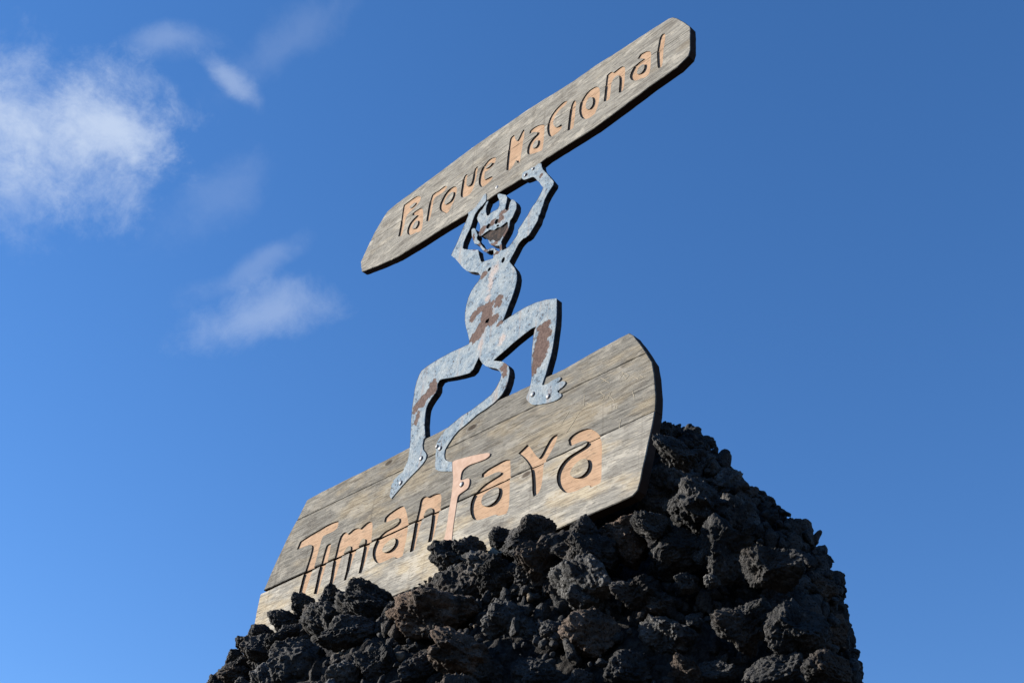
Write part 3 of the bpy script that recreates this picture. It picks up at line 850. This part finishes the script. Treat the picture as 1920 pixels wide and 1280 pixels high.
# ------------------------------------------------------------------ the horned figure: cut plate on a thick backing
PY = D-.0055                                                # front of the plate; the plate is 6 mm thick
FIG = (
    pts('A', [(790, 178), (795, 140), (812, 118), (838, 108), (862, 100), (890, 78), (925, 65), (955, 38), (985, 35), (990, 70), (1000, 95), (1035, 130), (1075, 175), (1110, 218), (1105, 248), (1080, 285), (1045, 340),
              (1015, 400), (1000, 455), (985, 490), (975, 530), (958, 562), (945, 610), (915, 660), (888, 705), (860, 750), (830, 775), (805, 785), (778, 812), (755, 840), (735, 880), (715, 920), (690, 965), (665, 1015)]) +
    pts('B', [(640, 90), (665, 120), (682, 160), (688, 210), (682, 260), (668, 320), (650, 375), (630, 430), (605, 490), (580, 560), (555, 625), (537, 663), (600, 620), (680, 570), (770, 515), (880, 465), (980, 437), (1085, 422),
              (1085, 560), (1080, 660), (1065, 770), (1050, 880), (1030, 985), (1000, 1090), (975, 1180)]) +
    pts('M4', [(715, 400), (650, 600), (700, 600), (790, 560), (860, 510), (940, 470), (1010, 430), (1045, 425), (1060, 445), (1050, 480), (1010, 520), (960, 560), (925, 575), (1020, 540), (1090, 515), (1140, 515), (1165, 540), (1150, 585),
               (1100, 640), (1050, 680), (1000, 720), (985, 740), (1000, 765), (1050, 780), (1075, 800), (1075, 840), (1040, 880), (980, 920), (900, 955), (800, 985), (700, 1005), (600, 1025), (500, 1030), (430, 1022), (370, 975),
               (325, 925), (310, 880), (325, 830), (355, 760), (380, 690), (400, 620), (415, 540), (430, 440)]) +
    pts('B', [(838, 1180), (835, 1090), (838, 1000), (845, 900), (855, 800), (868, 735), (885, 703), (840, 720), (760, 780), (660, 860), (560, 950), (500, 1000), (450, 1045), (500, 1050), (545, 1055), (580, 1075), (603, 1100), (613, 1140), (612, 1190)]) +
    pts('C', [(968, 290), (960, 340), (940, 400), (915, 445), (890, 475), (850, 515), (790, 560), (720, 605)]) +
    pts('M3', [(1360, 0), (1290, 60), (1190, 140), (1110, 230), (1050, 320), (1005, 390), (975, 450), (962, 520), (965, 580), (985, 615), (1040, 640), (1090, 646), (1092, 795), (1010, 795), (930, 795), (870, 785), (825, 760), (815, 700),
               (825, 600), (825, 520), (835, 460), (818, 420), (830, 380), (850, 330), (880, 270), (930, 200), (992, 123), (1117, 20)]) +
    pts('C', [(600, 620), (680, 570), (760, 510), (830, 455), (870, 400), (900, 340), (910, 300), (895, 270), (870, 250), (820, 240), (790, 232), (760, 210), (742, 180), (735, 158), (715, 200), (690, 255), (660, 285), (590, 305), (520, 320),
              (455, 330), (430, 340), (412, 370), (410, 410), (395, 440), (365, 480), (340, 520), (325, 555), (318, 600), (312, 680), (315, 740), (318, 785), (305, 800), (297, 840), (300, 875), (320, 900), (328, 920), (322, 950), (300, 985),
              (260, 1030), (200, 1090), (140, 1155), (90, 1215), (55, 1256)]) +
    pts('M3', [(90, 1190), (98, 1130), (105, 1080), (165, 1056), (112, 1062), (118, 1010), (128, 988), (158, 968), (140, 955), (180, 910), (240, 850), (300, 800), (330, 730), (380, 630), (400, 520), (410, 440), (425, 300), (430, 150)]) +
    pts('C', [(210, 690), (212, 640), (218, 560), (230, 480), (240, 410), (255, 350), (270, 310), (290, 270), (340, 230), (420, 180), (520, 125), (600, 90), (660, 60)]) +
    pts('B', [(215, 850), (200, 780), (180, 710), (170, 640), (172, 570), (185, 490), (205, 420), (235, 350), (275, 290), (305, 255), (322, 220), (325, 195)]) +
    pts('A', [(355, 1125), (320, 1118), (280, 1118), (240, 1108), (200, 1075), (160, 1025), (125, 985), (85, 955), (110, 900), (140, 840), (170, 770), (190, 720), (215, 660), (240, 600), (258, 555), (254, 525), (285, 510), (320, 480), (350, 440),
              (380, 400), (405, 355), (430, 335), (437, 365), (432, 410), (400, 450), (360, 490), (320, 545), (300, 600), (285, 650), (265, 700), (235, 760), (210, 820), (198, 880), (215, 892), (270, 897), (355, 898), (362, 950), (380, 1010), (392, 1021),
              (440, 1005), (505, 985)]) +
    pts('H', [(785, 1160), (780, 1085), (720, 1090), (660, 1120), (620, 1110), (580, 1070), (530, 1000), (500, 980), (455, 975), (430, 910), (410, 850), (403, 740), (430, 712), (465, 720), (475, 750), (495, 800), (505, 830), (490, 880), (505, 912),
              (540, 940), (570, 1000), (610, 1048), (650, 1075), (690, 1078), (740, 1053), (800, 1055), (812, 1090), (885, 1110), (888, 1050), (878, 1010), (800, 1008), (740, 1000), (705, 960), (690, 908), (720, 935), (770, 912), (830, 940), (890, 918),
              (930, 860), (972, 780), (1022, 690), (1028, 620), (1010, 600), (960, 640), (900, 690), (850, 695), (790, 742), (720, 735), (640, 785), (575, 838), (545, 845), (525, 820), (545, 760), (555, 690), (545, 640), (510, 580), (500, 540), (520, 480),
              (560, 420), (605, 370), (640, 300), (670, 253), (692, 248), (660, 320), (645, 380), (650, 440), (665, 495), (690, 500), (740, 450), (790, 420), (850, 390), (880, 340), (885, 290), (880, 230), (855, 180), (848, 135), (880, 118), (940, 133),
              (990, 145), (1012, 190), (997, 270), (978, 360), (985, 395), (1015, 412), (1035, 380), (1050, 330), (1065, 270), (1090, 225), (1120, 220), (1150, 250), (1170, 300), (1167, 380), (1140, 440), (1100, 530), (1060, 580), (1055, 610), (1050, 660),
              (1022, 745), (982, 818), (930, 905), (908, 945), (922, 1010), (924, 1095)]) +
    pts('A', [(640, 885), (670, 860), (700, 820), (735, 770), (755, 730), (755, 700), (790, 650), (820, 600), (855, 550), (880, 500), (905, 460), (930, 430), (960, 380), (980, 340), (1000, 300), (1005, 275), (985, 252), (965, 222), (945, 205),
              (925, 180), (905, 168), (880, 175), (850, 187), (820, 197), (800, 192)]))


def ellipse(view, cx, cy, a, b, ang, n=12):
    r = math.radians(ang)
    return pts(view, [(cx+a*math.cos(t)*math.cos(r)-b*math.sin(t)*math.sin(r), cy+a*math.cos(t)*math.sin(r)+b*math.sin(t)*math.cos(r)) for t in [2*math.pi*i/n for i in range(n)]])


HOLES = [ellipse('H', 692, 677, 52, 31, -55), ellipse('H', 832, 598, 50, 29, -65), ellipse('H', 855, 668, 26, 17, -30), ellipse('A', 605, 1000, 32, 14, -68), ellipse('A', 466, 1093, 24, 12, -55),
         pts('B', [(370, 670), (378, 640), (412, 618), (412, 648), (400, 668)])]
figl = ccw(plane(FIG, PY)); holes = [plane(h, PY) for h in HOLES]
BROWN = [('B', 510, 430, 48, 40), ('B', 500, 480, 55, 40), ('B', 400, 500, 80, 45), ('B', 320, 540, 60, 40), ('B', 255, 605, 40, 60), ('B', 385, 590, 75, 90), ('B', 440, 640, 80, 60), ('B', 510, 680, 40, 30), ('B', 340, 710, 70, 70),
         ('B', 280, 800, 75, 70), ('B', 965, 700, 75, 50), ('B', 955, 800, 85, 80), ('B', 930, 920, 90, 110), ('B', 905, 1030, 72, 80), ('B', 862, 1120, 30, 70), ('B', 560, 1110, 40, 48), ('B', 570, 1170, 35, 50), ('C', 360, 430, 60, 45), ('C', 380, 370, 40, 40),
         ('C', 300, 500, 55, 55), ('C', 245, 560, 35, 45), ('C', 255, 640, 20, 60), ('H', 930, 450, 90, 60), ('H', 900, 560, 80, 70), ('H', 980, 420, 80, 35), ('H', 600, 730, 70, 80), ('H', 760, 620, 70, 80), ('H', 560, 800, 45, 60), ('H', 540, 1000, 160, 60),
         ('H', 650, 1090, 160, 40), ('H', 440, 860, 25, 90), ('H', 800, 970, 130, 50), ('H', 990, 760, 60, 120), ('H', 850, 1130, 60, 50), ('H', 905, 1040, 30, 80), ('A', 410, 1150, 40, 40), ('A', 985, 160, 25, 30), ('A', 830, 155, 30, 25)]
PINK = [('B', 430, 240, 40, 220), ('B', 400, 420, 45, 60), ('B', 330, 880, 40, 90), ('B', 480, 120, 50, 90), ('B', 540, 830, 50, 70)]


def plate_mat(origin):
    m, g, b = material('flaking_pale_blue_paint', .85, .12)
    o = g.n('ShaderNodeTexCoord').outputs['Object']
    wob = g.n('ShaderNodeTexNoise'); g.put(wob.inputs['Vector'], o); wob.inputs['Scale'].default_value = 26; wob.inputs['Detail'].default_value = 5; wob.inputs['Roughness'].default_value = .65
    ow_ = g.v('ADD', o, g.v('SCALE', g.v('SUBTRACT', wob.outputs['Color'], (.5, .5, .5)), .085))
    def blobs(lst):
        res = None
        for vw, cx, cy, rx, ry in lst:
            c = plane(pts(vw, [(cx, cy)]), PY)[0]; s = VIEWS[vw][2]
            # size in metres on the plate: about 250 px per metre
            d = g.v('DIVIDE', g.v('SUBTRACT', ow_, (c[0]-origin[0], 0, c[1]-origin[2])), (rx/s/255, 1.0, ry/s/275))
            d = g.v('MULTIPLY', d, (1, 0, 1))
            k = g.m('SUBTRACT', 1.0, g.v('LENGTH', d))
            res = k if res is None else g.m('MAXIMUM', res, k)
        return res
    br = g.step(blobs(BROWN), .0, .12); pk = g.step(blobs(PINK), .0, .7)
    n1 = g.noise(o, 14, 6, .62); n2 = g.noise(o, 70, 5, .62); n3 = g.noise(o, 120, 4, .6); v1 = g.vor(o, 75)
    col = g.mix(g.step(n1, .36, .64), (.125, .178, .228), (.235, .265, .278))
    col = g.mix(g.step(n2, .45, .72, 0, .6), col, (.33, .385, .42))
    col = g.mix(g.m('MULTIPLY', pk, .7), col, (.42, .325, .275))
    chip = g.step(g.m('ADD', n2, g.m('MULTIPLY', g.m('SUBTRACT', n1, .5), .7)), .31, .365, 1, 0)
    col = g.mix(g.m('MULTIPLY', chip, .8), col, (.075, .055, .047))
    spk = g.m('MULTIPLY', g.step(n3, .585, .66), g.step(n1, .40, .58))
    col = g.mix(g.m('MULTIPLY', spk, .36), col, (.70, .72, .72))
    dk = g.step(n3, .34, .40, 1, 0); col = g.mix(g.m('MULTIPLY', dk, .35), col, (.09, .08, .08))
    rust = g.mix(g.step(n2, .35, .65), (.066, .039, .032), (.122, .078, .064))
    rust = g.mix(g.step(n3, .62, .70, 0, .6), rust, (.16, .125, .11))
    drip = g.noise(g.v('MULTIPLY', o, (22.0, 1.0, 1.6)), 1.0, 5, .62)
    col = g.mix(g.step(drip, .56, .68, 0, .5), col, (.27, .215, .185))
    big = g.noise(o, 5.0, 5, .6); col = g.mix(g.step(big, .52, .66, 0, .5), col, (.15, .195, .235))
    col = g.mix(br, col, rust)
    g.put(b.inputs['Base Color'], col)
    h = g.m('ADD', g.m('MULTIPLY', n2, .6), g.m('MULTIPLY', n3, .5)); h = g.m('SUBTRACT', h, g.m('MULTIPLY', g.m('MAXIMUM', br, chip), .45))
    g.put(b.inputs['Normal'], g.bump(h, .7, .005))
    return m


fig = thing('horned_figure', 'horned figure with tail cut from pale blue flaking plate, lifting a board overhead', 'figure sign', (-3.85, D, 5.0))
PLATE = plate_mat((-3.85, D, 5.0))
part('plate', prism([(figl, PY), (figl, PY+.0045)], holes), PLATE, fig)

# backing: the same outline, filled behind the worn head, trimmed off at both boards
bl = [q for q in FIG]
k0 = next(i for i, q in enumerate(FIG) if abs(q[0]-(840+690/9.1429)) < 1e-6 and abs(q[1]-(350+908/9.1429)) < 1e-6)
k1 = next(i for i, q in enumerate(FIG) if abs(q[0]-(840+575/9.1429)) < 1e-6 and abs(q[1]-(350+838/9.1429)) < 1e-6)
HEADFILL = pts('H', [(690, 908), (640, 872), (590, 850), (575, 838)])
bl = FIG[:k0]+HEADFILL+FIG[k1+1:]
bl = ccw(plane(bl, PY+.012)); bl2 = inset(bl, .0015)
fbm_ = prism([(bl2, PY+.0090), (bl2, D+THICK-.002)])
fbm_.materials.append(BACKING)
def outset_prism(poly, d):
    o = inset(poly, -d); me = prism([(o, D-.2), (o, D+.3)]); me.materials.append(BACKING); return me
fbm_ = boolean(fbm_, [outset_prism(upl, .0015), outset_prism(lowl, .0015)])
part('backing', fbm_, BACKING, fig)

# the tail's end turns into the letter F, a peach plate of its own
LF = (pts('M3', [(1093, 645), (1135, 615), (1250, 585), (1400, 545), (1550, 515), (1650, 498), (1695, 505), (1690, 545), (1640, 590), (1560, 625), (1460, 660), (1370, 690), (1300, 735), (1255, 780), (1235, 830), (1228, 880), (1222, 925),
                 (1240, 935), (1290, 920), (1340, 905), (1370, 915), (1370, 960), (1360, 1020), (1335, 1070), (1280, 1110), (1220, 1150), (1185, 1185), (1172, 1230)]) +
      pts('M5', [(277, 900), (268, 960), (256, 1040), (244, 1120), (234, 1220), (228, 1290), (135, 1310), (150, 1260), (175, 1170), (195, 1040), (205, 960), (222, 870)]) +
      pts('M3', [(1085, 1130), (1100, 980), (1105, 880), (1096, 800)]))
lf = ccw(smooth(plane(LF, PY-.001), 1, 60))
part('letter', prism([(inset(lf, .001), PY-.001), (lf, PY), (lf, PY+.0045)]), FPAINT, fig, 'pale peach letter F at the end of the tail')

# bolts: domed heads on a washer, pressed on the plate
def bolt(view, x, y, r, base_y, parent):
    c = plane(pts(view, [(x, y)]), base_y)[0]
    bm = bmesh.new(); prev = None
    for rad, yy in ((r*1.35, .002), (r*1.35, -.0012), (r*1.05, -.0014), (r, -.003), (r*.75, -.0058), (r*.35, -.0072)):
        ring = [bm.verts.new((c[0]+rad*math.cos(a*math.pi/7), base_y+yy, c[1]+rad*math.sin(a*math.pi/7))) for a in range(14)]
        if prev:
            for i in range(14): bm.faces.new((prev[i], prev[(i+1) % 14], ring[(i+1) % 14], ring[i]))
        prev = ring
    bm.faces.new(prev); bmesh.ops.recalc_face_normals(bm, faces=bm.faces)
    me = bpy.data.meshes.new('bolt'); bm.to_mesh(me); bm.free()
    me.materials.append(BOLT); me.materials.append(EDGE)
    for f in me.polygons: f.material_index = 1 if f.index < 28 else 0
    part('bolt', me, None, parent)


for vw, x, y, r in (('M4', 455, 805, .0115), ('M4', 790, 850, .0115), ('M3', 597, 590, .0115), ('M3', 268, 980, .0115), ('M3', 900, 430, .0115), ('M3', 850, 400, .009), ('A', 828, 152, .010), ('A', 905, 90, .009)):
    bolt(vw, x, y, r, PY, fig)
bolt('M3', 1245, 1005, .012, PY-.001, fig)
bolt('A', 545, 275, .013, D, top_board)
